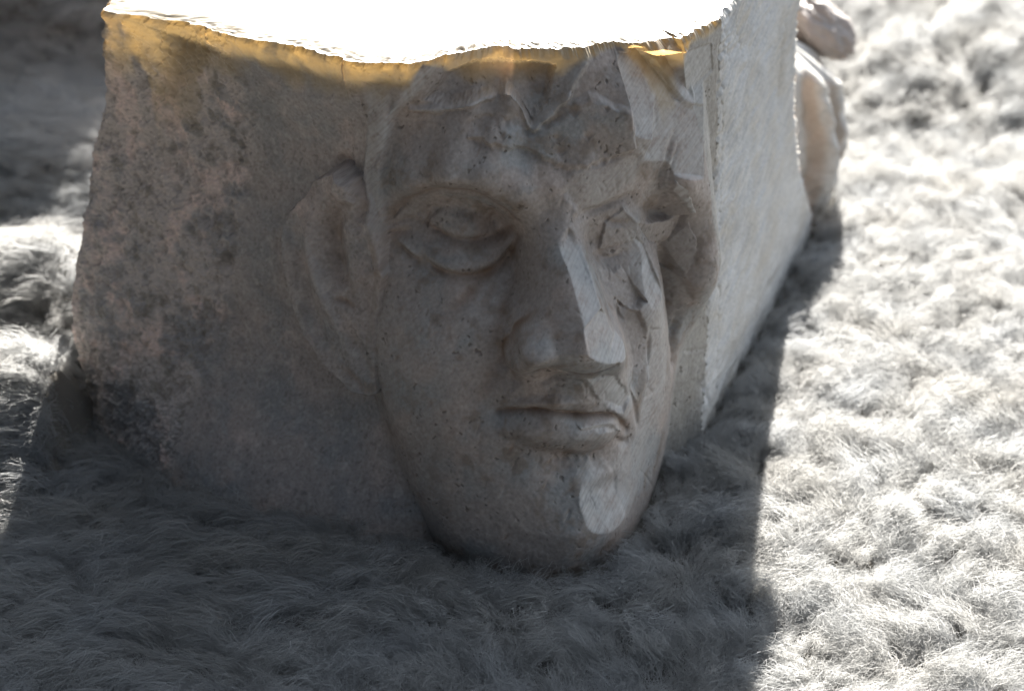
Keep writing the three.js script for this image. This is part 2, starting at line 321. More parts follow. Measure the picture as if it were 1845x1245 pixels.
for (const [x, y, w] of [[1035, 208, 2.6], [1005, 255, 2], [1060, 250, 1.6], [905, 250, 1.8], [985, 232, 1.8], [1095, 200, 1.2], [1010, 280, 2]]) stroke([[x - w * 2.5, y + w], [x, y - w], [x + w * 2.5, y + w]], w, .9, { rust: .35 });
// cuts on the light side of the forehead
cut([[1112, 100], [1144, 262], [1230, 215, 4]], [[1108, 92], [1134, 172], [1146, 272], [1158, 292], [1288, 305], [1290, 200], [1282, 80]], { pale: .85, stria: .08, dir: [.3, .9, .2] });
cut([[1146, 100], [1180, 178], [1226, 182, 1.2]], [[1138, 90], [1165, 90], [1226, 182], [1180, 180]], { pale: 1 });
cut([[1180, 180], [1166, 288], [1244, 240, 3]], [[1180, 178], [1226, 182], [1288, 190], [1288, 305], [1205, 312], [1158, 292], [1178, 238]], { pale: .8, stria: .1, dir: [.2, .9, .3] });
facet([[1030, 305], [1142, 278], [1156, 282], [1140, 345], [1090, 372], [1045, 385], [1015, 350]], -.3, { pale: .35, feather: 1.6, flat: .7 });
stroke([[1215, 240], [1204, 280], [1190, 318], [1184, 345]], 1.2, 1.1, {});
stroke([[1222, 262], [1212, 300], [1205, 330]], .9, .6, {});
// brows, eye of the shaded side
stroke([[698, 402], [720, 372], [746, 354], [800, 342], [861, 350], [897, 370], [930, 396]], 1.7, 1.6, { rust: .6, taper: .5 });
stroke([[705, 385], [746, 340], [800, 328], [861, 336], [915, 366]], 2.4, -0.8, {});
facet([[752, 384], [776, 368], [800, 372], [776, 392], [770, 410]], -1.2, { feather: .8 });
stroke([[772, 404], [800, 384], [835, 388], [866, 408], [882, 424]], 2.4, -1.3, { taper: .6 });
stroke([[782, 404], [812, 400], [842, 408], [870, 418]], 3.4, -1.6, {});
stroke([[770, 406], [794, 422], [830, 436], [872, 432], [905, 420], [926, 408]], 1.5, 1.7, { rust: .75, taper: .4 });
stroke([[752, 440], [786, 464], [830, 477], [872, 466], [908, 440], [926, 414]], 3.6, -2.3, { taper: .6 });
stroke([[756, 468], [790, 492], [838, 503], [876, 496], [912, 468], [932, 428]], 2.1, 2.2, { rust: .9, taper: .5 });
stroke([[712, 438], [735, 460], [760, 486]], 1.6, 1.2, { rust: .3 });
stroke([[718, 428], [742, 450], [768, 474]], 1.1, -0.9, { pale: .5 });
stroke([[768, 474], [780, 486], [792, 496]], 1.0, -0.8, { pale: .5 });
stroke([[696, 424], [716, 420], [744, 414]], 2.0, 1.2, { rust: .7 });
stroke([[640, 505], [680, 486], [722, 452]], 1.5, -0.9, { rust: .5 });
stroke([[696, 410], [730, 396], [756, 398]], 1.4, 1.0, { rust: .4 });
// folds of the shaded cheek
stroke([[868, 500], [840, 535], [812, 566]], 2.4, 1.1, { rust: .8 });
stroke([[893, 510], [880, 535], [868, 560]], 1.6, .8, { rust: .5 });
stroke([[930, 480], [912, 540], [896, 590], [892, 640]], 2.4, 1.2, { rust: .5 });
stroke([[905, 655], [880, 690], [858, 740]], 3.0, 1.0, { rust: .5 });
stroke([[960, 566], [930, 588], [908, 622], [904, 655]], 2.2, 2.3, { rust: .95, taper: .5 });
facet([[672, 560], [690, 520], [760, 560], [815, 640], [805, 720], [798, 800], [760, 830], [722, 790], [690, 720]], .9, { feather: 3.5, flat: .45, pale: .22 });
facet([[800, 770], [835, 890], [850, 985], [800, 950], [750, 870], [728, 800]], .5, { feather: 3, flat: .4, pale: .18 });
// nose
raise([[912, 640], [922, 606], [960, 572], [985, 590], [990, 650], [960, 664], [918, 658]], 2.4, { feather: 2.6 });
cut([[1006, 440], [1048, 575], [1080, 545, .2]], [[998, 450], [1026, 420], [1046, 446], [1066, 494], [1086, 560], [1052, 592], [1040, 550]], { feather: 1.6, pale: .7, stria: .06, dir: [.3, .9, .2] });
cut([[1052, 594], [1064, 645], [1104, 600, .3]], [[1050, 592], [1084, 560], [1110, 580], [1100, 656], [1062, 644]], { pale: .5 });
cut([[1104, 588], [1092, 650], [1124, 622, .3]], [[1106, 582], [1130, 612], [1132, 645], [1108, 660], [1092, 654]], { pale: .85 });
facet([[990, 560], [1046, 560], [1050, 590], [1060, 640], [1000, 640], [980, 600]], .6, { feather: 1.6, flat: .7, rust: .3 });
stroke([[912, 662], [966, 669], [1036, 674], [1085, 671], [1112, 660]], 1.3, 1.9, { taper: .4, rust: .35 });
stroke([[930, 690], [925, 676], [920, 664]], 1.6, 1.0, { rust: .4 });
// mouth
stroke([[898, 744], [930, 742], [966, 741], [1000, 746], [1036, 750], [1065, 752], [1100, 751], [1122, 764], [1130, 775]], 1.25, 2.6, { rust: .9, taper: .4 });
stroke([[930, 728], [1000, 722], [1050, 724], [1075, 722]], 2.2, -1.3, { taper: .8 });
facet([[930, 690], [1050, 682], [1066, 722], [1000, 722], [930, 724], [908, 722]], -.2, { feather: 1.4, flat: .6 });
facet([[1056, 682], [1110, 677], [1137, 714], [1124, 744], [1080, 722], [1066, 708]], -.1, { pale: .95, feather: 1.1, tilt: [-.14, 0] });
facet([[1040, 765], [1100, 756], [1118, 775], [1096, 776], [1048, 776]], .6, { pale: .8, feather: .5 });
stroke([[915, 776], [960, 782], [1040, 786], [1092, 782]], 3.6, -0.7, { taper: .8, pale: .12 });
stroke([[930, 800], [975, 815], [1036, 822], [1080, 812], [1108, 790]], 2.2, 1.2, { rust: .3, taper: .7 });
for (const x of [1000, 1018, 1036, 1052, 1066]) stroke([[x - 5, 822], [x, 826], [x + 5, 822]], 1.2, .7, { rust: .35 });
stroke([[1108, 790], [1124, 800], [1135, 792]], 1.6, 1.4, {});
stroke([[1062, 838], [1085, 846], [1108, 842]], 1.4, .3, {});
stroke([[1080, 828], [1100, 850], [1104, 862]], 1.3, -0.3, { pale: .3 });
// chin
cut([[1046, 890, .1], [1060, 948, .1], [1124, 930, .3]], [[1030, 868], [1112, 862], [1150, 895], [1138, 968], [1060, 972], [1030, 930]], { pale: .95, feather: 3.2, k: .3 });
facet([[1112, 800], [1160, 800], [1150, 880], [1128, 936], [1110, 886]], .3, { pale: .5, feather: .8, flat: .6, stria: .12, dir: [.5, .8, .3] });
facet([[900, 860], [1040, 850], [1046, 900], [1060, 945], [960, 970], [900, 930]], .3, { feather: 2.4, flat: .5 });
// light cheek and eye
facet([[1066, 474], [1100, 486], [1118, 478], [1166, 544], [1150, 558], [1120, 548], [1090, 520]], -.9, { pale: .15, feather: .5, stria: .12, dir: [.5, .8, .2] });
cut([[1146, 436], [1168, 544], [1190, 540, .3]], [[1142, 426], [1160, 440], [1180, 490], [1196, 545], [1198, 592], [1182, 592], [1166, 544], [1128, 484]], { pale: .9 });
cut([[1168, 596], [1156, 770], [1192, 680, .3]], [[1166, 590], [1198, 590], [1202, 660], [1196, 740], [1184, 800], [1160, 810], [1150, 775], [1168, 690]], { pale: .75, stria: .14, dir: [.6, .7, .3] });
facet([[1095, 520], [1122, 552], [1152, 562], [1166, 592], [1168, 680], [1150, 720], [1138, 700], [1140, 640], [1120, 575]], -.4, { pale: .1, feather: 1.2, flat: .8 });
stroke([[1134, 700], [1144, 730], [1150, 768]], 1.3, 1.3, { taper: .7 });
stroke([[1172, 590], [1168, 640], [1166, 690]], .9, .7, {});
facet([[1122, 374], [1150, 402], [1144, 430], [1110, 440], [1078, 452], [1090, 400]], .6, { feather: .5, pale: .25, stria: .1, dir: [.7, .5, .3] });
stroke([[1040, 394], [1075, 378], [1110, 364], [1140, 352]], 1.8, 1.8, { taper: .5 });
stroke([[1088, 392], [1108, 402], [1130, 400]], 1.2, .9, { rust: .3 });
stroke([[1060, 470], [1078, 462], [1100, 466], [1126, 456]], 1.3, 1.0, { taper: .6 });
stroke([[1122, 372], [1134, 386], [1150, 402]], .9, -.9, { pale: .6 });
stroke([[1142, 366], [1165, 378], [1192, 382], [1225, 370]], 2.2, 1.5, { taper: .5 });
facet([[1150, 405], [1192, 390], [1240, 388], [1225, 420], [1196, 436], [1172, 440]], -.7, { feather: .6, stria: .2, dir: [.3, .4, .8] });
facet([[1216, 325], [1240, 345], [1252, 382], [1244, 384], [1230, 362], [1208, 342]], .9, { pale: .95, feather: .4 });
facet([[1196, 440], [1240, 400], [1254, 430], [1254, 470], [1236, 500], [1210, 470]], .5, { pale: .3, feather: .5 });
facet([[1200, 480], [1238, 505], [1250, 540], [1226, 560], [1205, 530]], -.6, { pale: .35, feather: .5, stria: .15, dir: [.3, .9, .1] });
stroke([[1192, 452], [1203, 500], [1208, 550], [1214, 600], [1214, 650]], 3.0, 4.6, { taper: .6 });
stroke([[1226, 560], [1215, 590], [1206, 610]], 1.8, 1.4, {});
// light chip at the upper right rim
raise([[1162, 92], [1180, 84], [1228, 86], [1232, 110], [1244, 150], [1250, 195], [1228, 182], [1190, 125]], 1.2, { feather: 1.2 });
stroke([[1236, 100], [1240, 150], [1250, 195]], 1.2, 1.0, {});
// saw cut and knocks in the sawn side
stroke([[1418, 30], [1414, 70], [1408, 120], [1405, 165]], 2.4, 1.6, { taper: .3 });
stroke([[1300, 30], [1312, 80], [1318, 130]], 1.2, .5, { pale: .5 });
stroke([[1322, 30], [1334, 80], [1338, 120]], 1.0, .4, { pale: .5 });
stroke([[1284, 30], [1292, 60], [1300, 90]], 2.6, 1.6, { pale: .5, wob: 1 });
for (let y = 70; y < 740; y += 9 + 10 * rnd()) stroke([[1297 - (y - 400) * .02, y], [1299 - (y - 400) * .02, y + 10]], .7 + rnd(), .3 + .5 * rnd(), { wob: 1 });
stroke([[1255, 690], [1268, 700], [1280, 730]], 1.6, .8, { pale: .4 });
stroke([[1210, 640], [1240, 632], [1275, 628]], .7, .4, {});
// paler cut stone, with side light on right-facing planes also put into the colour
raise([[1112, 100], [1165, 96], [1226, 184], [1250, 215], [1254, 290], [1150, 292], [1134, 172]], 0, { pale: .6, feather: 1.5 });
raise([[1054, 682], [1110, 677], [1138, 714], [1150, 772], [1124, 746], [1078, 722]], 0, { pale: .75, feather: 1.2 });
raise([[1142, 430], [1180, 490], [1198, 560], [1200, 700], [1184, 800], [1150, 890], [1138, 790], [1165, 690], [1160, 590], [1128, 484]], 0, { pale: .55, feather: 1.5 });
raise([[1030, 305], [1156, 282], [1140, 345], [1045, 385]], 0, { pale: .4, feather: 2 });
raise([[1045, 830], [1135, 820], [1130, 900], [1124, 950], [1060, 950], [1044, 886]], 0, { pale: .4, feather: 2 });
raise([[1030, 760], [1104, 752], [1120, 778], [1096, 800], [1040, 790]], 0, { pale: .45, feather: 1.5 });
// tool marks and scratches over the face
for (let k = 0; k < 150; k++) {
  const left = k % 3 < 2, x = left ? 700 + 330 * rnd() : 1040 + 150 * rnd(), y = 210 + 760 * rnd(), a = (left ? 2.1 : 1.2) + 0.9 * (rnd() - 0.5), L = 10 + 26 * rnd(), dx = Math.cos(a) * L * 0.5, dy = Math.sin(a) * L * 0.5;
  if (y > 820 && x < 860) continue;
  stroke([[x - dx, y - dy], [x + 2, y], [x + dx, y + dy]], 0.4 + 0.6 * rnd(), (rnd() < 0.7 ? 1 : -0.6) * (0.12 + 0.28 * rnd()), { rust: left && rnd() < 0.45 ? 0.5 : 0, pale: rnd() < 0.4 ? 0.35 : 0 });
}
for (let k = 0; k < 40; k++) { const x = 430 + 190 * rnd(), y = 210 + 560 * rnd(), L = 14 + 30 * rnd(), a = 1.0 + 1.2 * rnd(); stroke([[x - L * Math.cos(a) / 2, y - L * Math.sin(a) / 2], [x, y + 1], [x + L * Math.cos(a) / 2, y + L * Math.sin(a) / 2]], 0.5 + 0.7 * rnd(), 0.2 + 0.35 * rnd(), { pale: rnd() < 0.3 ? 0.3 : 0 }); }
// the cut margin stands where the head ends
for (let i = 0; i < NI; i++) if (US[i] < EDGE_U + 0.02) for (let j = 0; j < NJ; j++) { const u = US[i], y = yAt(i, j), f = farU(y); if (u > f - 0.12) R[i * NJ + j] = smax(R[i * NJ + j], Math.min(margR(u, y), sawR(u, y)) - 0.25 * Math.max(0, f - u) - 0.0004, 0.0004); }
//@@END_OPS

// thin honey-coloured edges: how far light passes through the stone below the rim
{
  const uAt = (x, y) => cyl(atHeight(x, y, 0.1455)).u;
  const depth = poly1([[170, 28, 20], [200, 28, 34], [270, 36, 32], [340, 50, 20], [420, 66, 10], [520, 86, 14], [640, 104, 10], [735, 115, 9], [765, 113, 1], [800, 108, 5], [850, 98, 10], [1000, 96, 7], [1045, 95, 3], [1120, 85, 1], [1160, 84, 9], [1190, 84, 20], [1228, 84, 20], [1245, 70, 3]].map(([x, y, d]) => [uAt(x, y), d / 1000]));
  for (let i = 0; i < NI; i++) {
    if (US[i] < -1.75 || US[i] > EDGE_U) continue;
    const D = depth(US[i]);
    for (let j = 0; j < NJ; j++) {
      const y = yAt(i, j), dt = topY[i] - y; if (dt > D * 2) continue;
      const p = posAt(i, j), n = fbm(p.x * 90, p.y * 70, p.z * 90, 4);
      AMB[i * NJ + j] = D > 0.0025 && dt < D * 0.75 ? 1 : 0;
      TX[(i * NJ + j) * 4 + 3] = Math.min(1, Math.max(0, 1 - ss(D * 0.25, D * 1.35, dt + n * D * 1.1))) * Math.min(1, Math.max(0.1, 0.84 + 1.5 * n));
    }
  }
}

// ---------------------------------------------------------------- labels of the stone's parts
const label = new Uint8Array(NI * NJ), LAB = ['rough_side', 'face', 'nose', 'mouth', 'eye', 'eye', 'sawn_side', 'carved_margin', 'block_back', 'ear', 'ear', 'worked_side', 'amber_edge', 'amber_edge'];
for (let i = 0; i < NI; i++) for (let j = 0; j < NJ; j++) {
  const u = US[i], y = yAt(i, j), o = i * NJ + j;
  label[o] = u < cornerU(y) - 0.1 ? 8 : u < jawU(y) - 0.05 ? 0 : u < farU(y) ? 1 : u < EDGE_U ? 7 : u < backEdge(y) ? 6 : 8;
}

const partId = label.slice(); // what is told apart as a part; 'label' keeps the kind of surface
{
  const mark = (px, id, only) => { const Q = px.map(([x, y]) => hit(x, y)), sd = inPoly(Q); overBox(Q, 0.001, (i, j, o) => { if (only.includes(label[o]) && sd(US[i] * 0.11, yAt(i, j)) < 0) partId[o] = id; }); };
  mark([[1000, 420], [1026, 405], [1045, 446], [1064, 494], [1086, 560], [1112, 584], [1130, 614], [1132, 645], [1110, 664], [1036, 674], [966, 669], [915, 662], [903, 640], [915, 600], [950, 560], [970, 500]], 2, [1]);
  mark([[897, 744], [930, 706], [1000, 692], [1060, 684], [1112, 682], [1138, 714], [1130, 775], [1108, 792], [1036, 818], [975, 812], [925, 790]], 3, [1]);
  mark([[700, 402], [746, 356], [800, 343], [861, 350], [897, 370], [930, 398], [930, 430], [910, 470], [872, 498], [830, 503], [786, 492], [748, 458], [716, 424]], 4, [1]);
  mark([[1042, 396], [1075, 379], [1138, 354], [1152, 402], [1144, 432], [1120, 460], [1066, 472], [1048, 440]], 5, [1]);
  mark([[1196, 330], [1216, 325], [1240, 344], [1254, 384], [1256, 460], [1248, 542], [1226, 562], [1204, 520], [1196, 440], [1190, 392]], 10, [1, 7]);
  const eQ = [[606, 302], [630, 294], [655, 312], [672, 350], [680, 400], [690, 470], [668, 560], [672, 650], [690, 745], [655, 714], [612, 654], [578, 594], [554, 530], [538, 450], [540, 395], [554, 362], [580, 337], [594, 312]];
  mark(eQ, 9, [0]); mark(eQ.map(([x, y]) => [x, y]), 9, [0]);
  for (let i = 0; i < NI; i++) for (let j = 0; j < NJ; j++) { const o = i * NJ + j, u = US[i], y = yAt(i, j); if (partId[o] === 0 && u + 0.05 * fbm(y * 40, 3, 1, 3) > -1.05) partId[o] = 11; if (AMB[o] && [0, 1, 7, 11].includes(partId[o])) partId[o] = label[o] === 0 ? 12 : 13; }
}

// ---------------------------------------------------------------- fine relief
for (let i = 0; i < NI; i++) for (let j = 0; j < NJ; j++) {
  const o = i * NJ + j, p = posAt(i, j), { x, y, z } = p, L = label[o];
  const pale = TX[o * 4 + 1];
  let d = 0;
  if (L === 0) {
    const rough = ss(-1.03, -1.07, US[i] + 0.05 * fbm(y * 40, 3, 1, 3)) ;
    const f = fbm(x * 60, y * 45, z * 60, 5), g = 1 - Math.abs(fbm(x * 150, y * 80, z * 150, 4)) * 2.6;
    const h = fbm(x * 330, y * 230, z * 330, 3);
    d += lerp(0.0003, 0.0028, rough) * f + lerp(0.0001, 0.0011, rough) * g + lerp(0.0003, 0.0015, rough) * h + lerp(0.0001, 0.0005, rough) * N3(x * 950, y * 800, z * 950);
    TX[o * 4 + 2] = ss(0.05, -0.35, h + 0.5 * f) * rough * 0.55 + ss(0.5, 0.8, N3(x * 500, y * 500, z * 500)) * (1 - rough) * 0.7;
  } else if (L === 6) {
    const t = x * -0.343 + z * 0.939;
    const q = N3(t * 90 + y * 60, y * 560 + t * 130 + 1.2 * N3(t * 60, y * 90, 1), 3.1);
    d += 0.0013 * q + 0.00015 * N3(t * 300, y * 1300 + t * 300, 8) + 0.0006 * fbm(t * 30, y * 30, 5, 2);
  } else {
    d += 0.00045 * fbm(x * 110, y * 110, z * 110, 3) * (1 - pale * 0.7) + 0.00022 * fbm(x * 620, y * 620, z * 620, 2) * (1 - pale * 0.5);
    const pit = 0.8 * N3(x * 820, y * 820, z * 820) + 0.55 * N3(x * 240, y * 240, z * 240); const q = ss(0.42, 0.75, pit) * (1 - pale);
    d -= 0.00035 * q; TX[o * 4 + 2] = q;
  }
  { const e = Math.abs(US[i] - EDGE_U); if (e < 0.03) d -= ss(0.03, 0.002, e) * 0.0028 * Math.max(0, fbm(y * 85, 4, 2, 4) + 0.12); }
  R[o] += d;
}
// broken upper rim
for (let i = 0; i < NI; i++) for (let j = 0; j < NJ; j++) {
  const o = i * NJ + j, y = yAt(i, j), u = US[i], dt = topY[i] - y;
  const w = 0.0020 + 0.0055 * Math.max(0, fbm(u * 26, y * 30, 9, 4) + 0.12);
  if (dt < w) { const t = 1 - dt / w; R[o] -= t * t * w * 0.55 * (1 + 0.35 * N3(u * 40, y * 300, 2)); }
}

// ---------------------------------------------------------------- colours
const mix3 = (a, b, t) => [lerp(a[0], b[0], t), lerp(a[1], b[1], t), lerp(a[2], b[2], t)];
function stoneColor(x, y, z, L, o) {
  const n1 = fbm(x * 38, y * 38, z * 38, 4), n2 = fbm(x * 150 + 9, y * 150, z * 150, 3), n3 = N3(x * 900, y * 900, z * 900), n4 = fbm(x * 75 + 31, y * 60, z * 75, 4);
  const n6 = fbm(x * 780, y * 640, z * 780, 2);
  let c;
  if (L === 0 || L === 8) {
    const n5 = fbm(x * 300, y * 210, z * 300, 3);
    c = [0.53, 0.465, 0.425];
    c = mix3(c, [0.74, 0.58, 0.51], ss(-0.05, 0.3, n4 + 0.3 * n5));
    c = mix3(c, [0.28, 0.28, 0.283], ss(-0.04, 0.24, n1 + 0.7 * n2 + 0.4 * n5) * 0.8);
    c = mix3(c, [0.20, 0.165, 0.125], ss(0.08, 0.36, 0.8 * n2 + 0.6 * n5 - 0.3 * n4) * 0.7);
    if (L === 0) c = mix3(c, mix3([0.33, 0.285, 0.26], [0.28, 0.275, 0.27], ss(-0.1, 0.3, n1)), 0.75 * ss(-1.08, -1.02, Math.atan2(x - AX, z - AZ) + 0.05 * fbm(y * 40, 3, 1, 3)) * ss(-0.4, 0.2, 0.4 - n4));
    c = mix3(c, [0.56, 0.52, 0.48], ss(0.05, 0.4, n5 + 0.5 * n6) * 0.3);
    c = mix3(c, [0.16, 0.14, 0.125], ss(0.1, 0.4, n6 - 0.6 * n5) * 0.6);
  } else if (L === 6 || L === 7) {
    c = mix3([0.50, 0.485, 0.46], [0.44, 0.41, 0.365], ss(-0.2, 0.3, n1));
    if (L === 7) c = mix3(c, [0.27, 0.25, 0.22], 0.7 + 0.5 * n2);
  } else {
    c = mix3([0.335, 0.292, 0.262], [0.30, 0.295, 0.285], ss(-0.05, 0.3, n1));
    c = mix3(c, [0.41, 0.335, 0.29], ss(0.0, 0.35, n4) * 0.7);
    c = mix3(c, [0.20, 0.155, 0.118], ss(0.05, 0.36, n2 + 0.35 * n1 + 0.3 * n6) * 0.65);
  }
  const sp = 1 + 0.30 * n6 + 0.2 * n3 + 0.1 * N3(x * 2100, y * 2100, z * 2100); c = c.map((v) => v * sp);
  if (o >= 0) {
    const rust = TX[o * 4], pale = TX[o * 4 + 1], pit = TX[o * 4 + 2], glow = TX[o * 4 + 3];
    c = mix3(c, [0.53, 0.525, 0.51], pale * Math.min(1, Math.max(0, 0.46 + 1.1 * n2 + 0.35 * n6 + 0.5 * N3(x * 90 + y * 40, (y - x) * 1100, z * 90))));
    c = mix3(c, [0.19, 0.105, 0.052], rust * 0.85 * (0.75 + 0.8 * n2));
    c = mix3(c, [0.13, 0.105, 0.085], pit * 0.75);
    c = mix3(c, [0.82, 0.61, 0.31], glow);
  }
  return c;
}

// ---------------------------------------------------------------- build the meshes
function tagThing(o, label, category, group) { o.userData.label = label; o.userData.category = category; if (group) o.userData.group = group; return o; }
const P = new Float32Array(NI * NJ * 3), NRM = new Float32Array(NI * NJ * 3), COL = new Float32Array(NI * NJ * 3);
{
  const p = V();
  for (let i = 0; i < NI; i++) for (let j = 0; j < NJ; j++) { posAt(i, j, p); p.toArray(P, (i * NJ + j) * 3); }
  for (let i = 0; i < NI; i++) for (let j = 0; j < NJ; j++) {
    const o = (i * NJ + j) * 3, a = (Math.max(0, i - 1) * NJ + j) * 3, b = (Math.min(NI - 1, i + 1) * NJ + j) * 3, c = (i * NJ + Math.max(0, j - 1)) * 3, d = (i * NJ + Math.min(NJ - 1, j + 1)) * 3;
    const ux = P[b] - P[a], uy = P[b + 1] - P[a + 1], uz = P[b + 2] - P[a + 2], vx = P[d] - P[c], vy = P[d + 1] - P[c + 1], vz = P[d + 2] - P[c + 2];
    let x = uy * vz - uz * vy, y = uz * vx - ux * vz, z = ux * vy - uy * vx; const l = Math.hypot(x, y, z) || 1;
    NRM[o] = x / l; NRM[o + 1] = y / l; NRM[o + 2] = z / l;
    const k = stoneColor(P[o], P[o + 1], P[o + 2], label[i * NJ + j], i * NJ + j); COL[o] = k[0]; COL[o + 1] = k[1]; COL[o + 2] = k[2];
  }
}
// how much light the stone lets through (u of this strip): thin edges of the stone shine through
const rampTex = (() => { const d = new Uint8Array(64 * 4); for (let i = 0; i < 64; i++) { const v = Math.round(255 * i / 63); d.set([v, v, v, 255], i * 4); } const t = new THREE.DataTexture(d, 64, 1); t.magFilter = THREE.LinearFilter; t.wrapS = t.wrapT = THREE.ClampToEdgeWrapping; t.needsUpdate = true; return t; })();
const stoneMat = new THREE.MeshPhysicalMaterial({ name: 'carved_stone', vertexColors: true, roughness: 0.5, specularIntensity: 1, transmission: 0.9, transmissionMap: rampTex, thickness: 0, side: THREE.DoubleSide });
function partMesh(name, quads, mat = stoneMat) { // quads: list of lower-left grid indices
  const idx = new Map(), pos = [], nor = [], col = [], uv = [], ind = [];
  const v = (o) => { let k = idx.get(o); if (k === undefined) { k = pos.length / 3; idx.set(o, k); pos.push(P[o * 3], P[o * 3 + 1], P[o * 3 + 2]); nor.push(NRM[o * 3], NRM[o * 3 + 1], NRM[o * 3 + 2]); col.push(COL[o * 3], COL[o * 3 + 1], COL[o * 3 + 2]); uv.push(TX[o * 4 + 3], 0.5); } return k; };
  for (const o of quads) { const a = v(o), b = v(o + NJ), c = v(o + NJ + 1), d = v(o + 1); ind.push(a, b, c, a, c, d); }
  const g = new THREE.BufferGeometry();
  g.setAttribute('position', new THREE.Float32BufferAttribute(pos, 3)); g.setAttribute('normal', new THREE.Float32BufferAttribute(nor, 3));
  g.setAttribute('color', new THREE.Float32BufferAttribute(col, 3)); g.setAttribute('uv', new THREE.Float32BufferAttribute(uv, 2)); g.setIndex(ind);
  const m = new THREE.Mesh(g, mat); m.name = name; m.castShadow = m.receiveShadow = true; return m;
}
const sculpture = new THREE.Group(); sculpture.name = 'stone_sculpture'; scene.add(sculpture);
tagThing(sculpture, 'rough stone block with a carved human face, lying on the sheepskin', 'sculpture');
{
  const lists = new Map();
  for (let i = 0; i < NI - 1; i++) for (let j = 0; j < NJ - 1; j++) { const o = i * NJ + j, k = partId[o]; if (!lists.has(k)) lists.set(k, []); lists.get(k).push(o); }
  const made = {};
  for (const [k, q] of lists) made[k] = partMesh(LAB[k], q);
  for (const k in made) ([2, 3, 4, 5].includes(+k) ? made[1] : sculpture).add(made[k]);
  const say = { 0: 'rough mottled crust of the block left of the ear', 4: 'half closed eye on the shaded side of the face', 5: 'roughly cut eye on the light side of the face', 6: 'pale sawn side with fine ripples', 9: 'large ear on the shaded side of the head', 10: 'jagged unfinished ear on the light side', 11: 'smooth brown worked stone behind the ear' };
  for (const k in say) if (made[k]) made[k].userData.label = say[k];
  // flat sawn top
  const rings = 70, pos = [], col = [], uv = [], ind = [];
  const gAt = (i) => TX[(i * NJ + NJ - 1) * 4 + 3];
  const step = 2, cols = []; for (let i = 0; i < NI; i += step) cols.push(i); if (cols[cols.length - 1] !== NI - 1) cols.push(NI - 1);
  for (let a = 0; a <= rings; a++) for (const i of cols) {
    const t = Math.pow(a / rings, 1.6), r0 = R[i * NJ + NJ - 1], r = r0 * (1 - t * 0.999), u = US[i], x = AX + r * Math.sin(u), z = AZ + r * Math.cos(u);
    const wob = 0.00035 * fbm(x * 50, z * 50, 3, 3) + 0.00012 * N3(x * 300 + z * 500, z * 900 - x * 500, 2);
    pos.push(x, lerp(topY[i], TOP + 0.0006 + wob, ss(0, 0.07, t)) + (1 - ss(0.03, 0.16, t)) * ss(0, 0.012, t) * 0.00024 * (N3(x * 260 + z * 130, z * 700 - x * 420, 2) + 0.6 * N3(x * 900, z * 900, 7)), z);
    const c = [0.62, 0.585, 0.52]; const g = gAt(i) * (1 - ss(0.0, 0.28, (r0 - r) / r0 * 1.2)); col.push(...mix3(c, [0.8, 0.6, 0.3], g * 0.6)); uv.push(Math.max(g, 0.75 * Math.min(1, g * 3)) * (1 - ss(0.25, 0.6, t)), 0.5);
  }
  const n = cols.length;
  for (let a = 0; a < rings; a++) for (let k = 0; k < n - 1; k++) { const o = a * n + k; ind.push(o, o + 1, o + n + 1, o, o + n + 1, o + n); }
  const g = new THREE.BufferGeometry(); g.setAttribute('position', new THREE.Float32BufferAttribute(pos, 3)); g.setAttribute('color', new THREE.Float32BufferAttribute(col, 3)); g.setAttribute('uv', new THREE.Float32BufferAttribute(uv, 2)); g.setIndex(ind); g.computeVertexNormals();
  const tm = stoneMat.clone(); tm.name = 'polished_stone'; tm.roughness = 0.42; tm.specularIntensity = 1; tm.side = THREE.DoubleSide;
  const top = new THREE.Mesh(g, tm); top.name = 'top_surface'; top.castShadow = top.receiveShadow = true; sculpture.add(top);
}
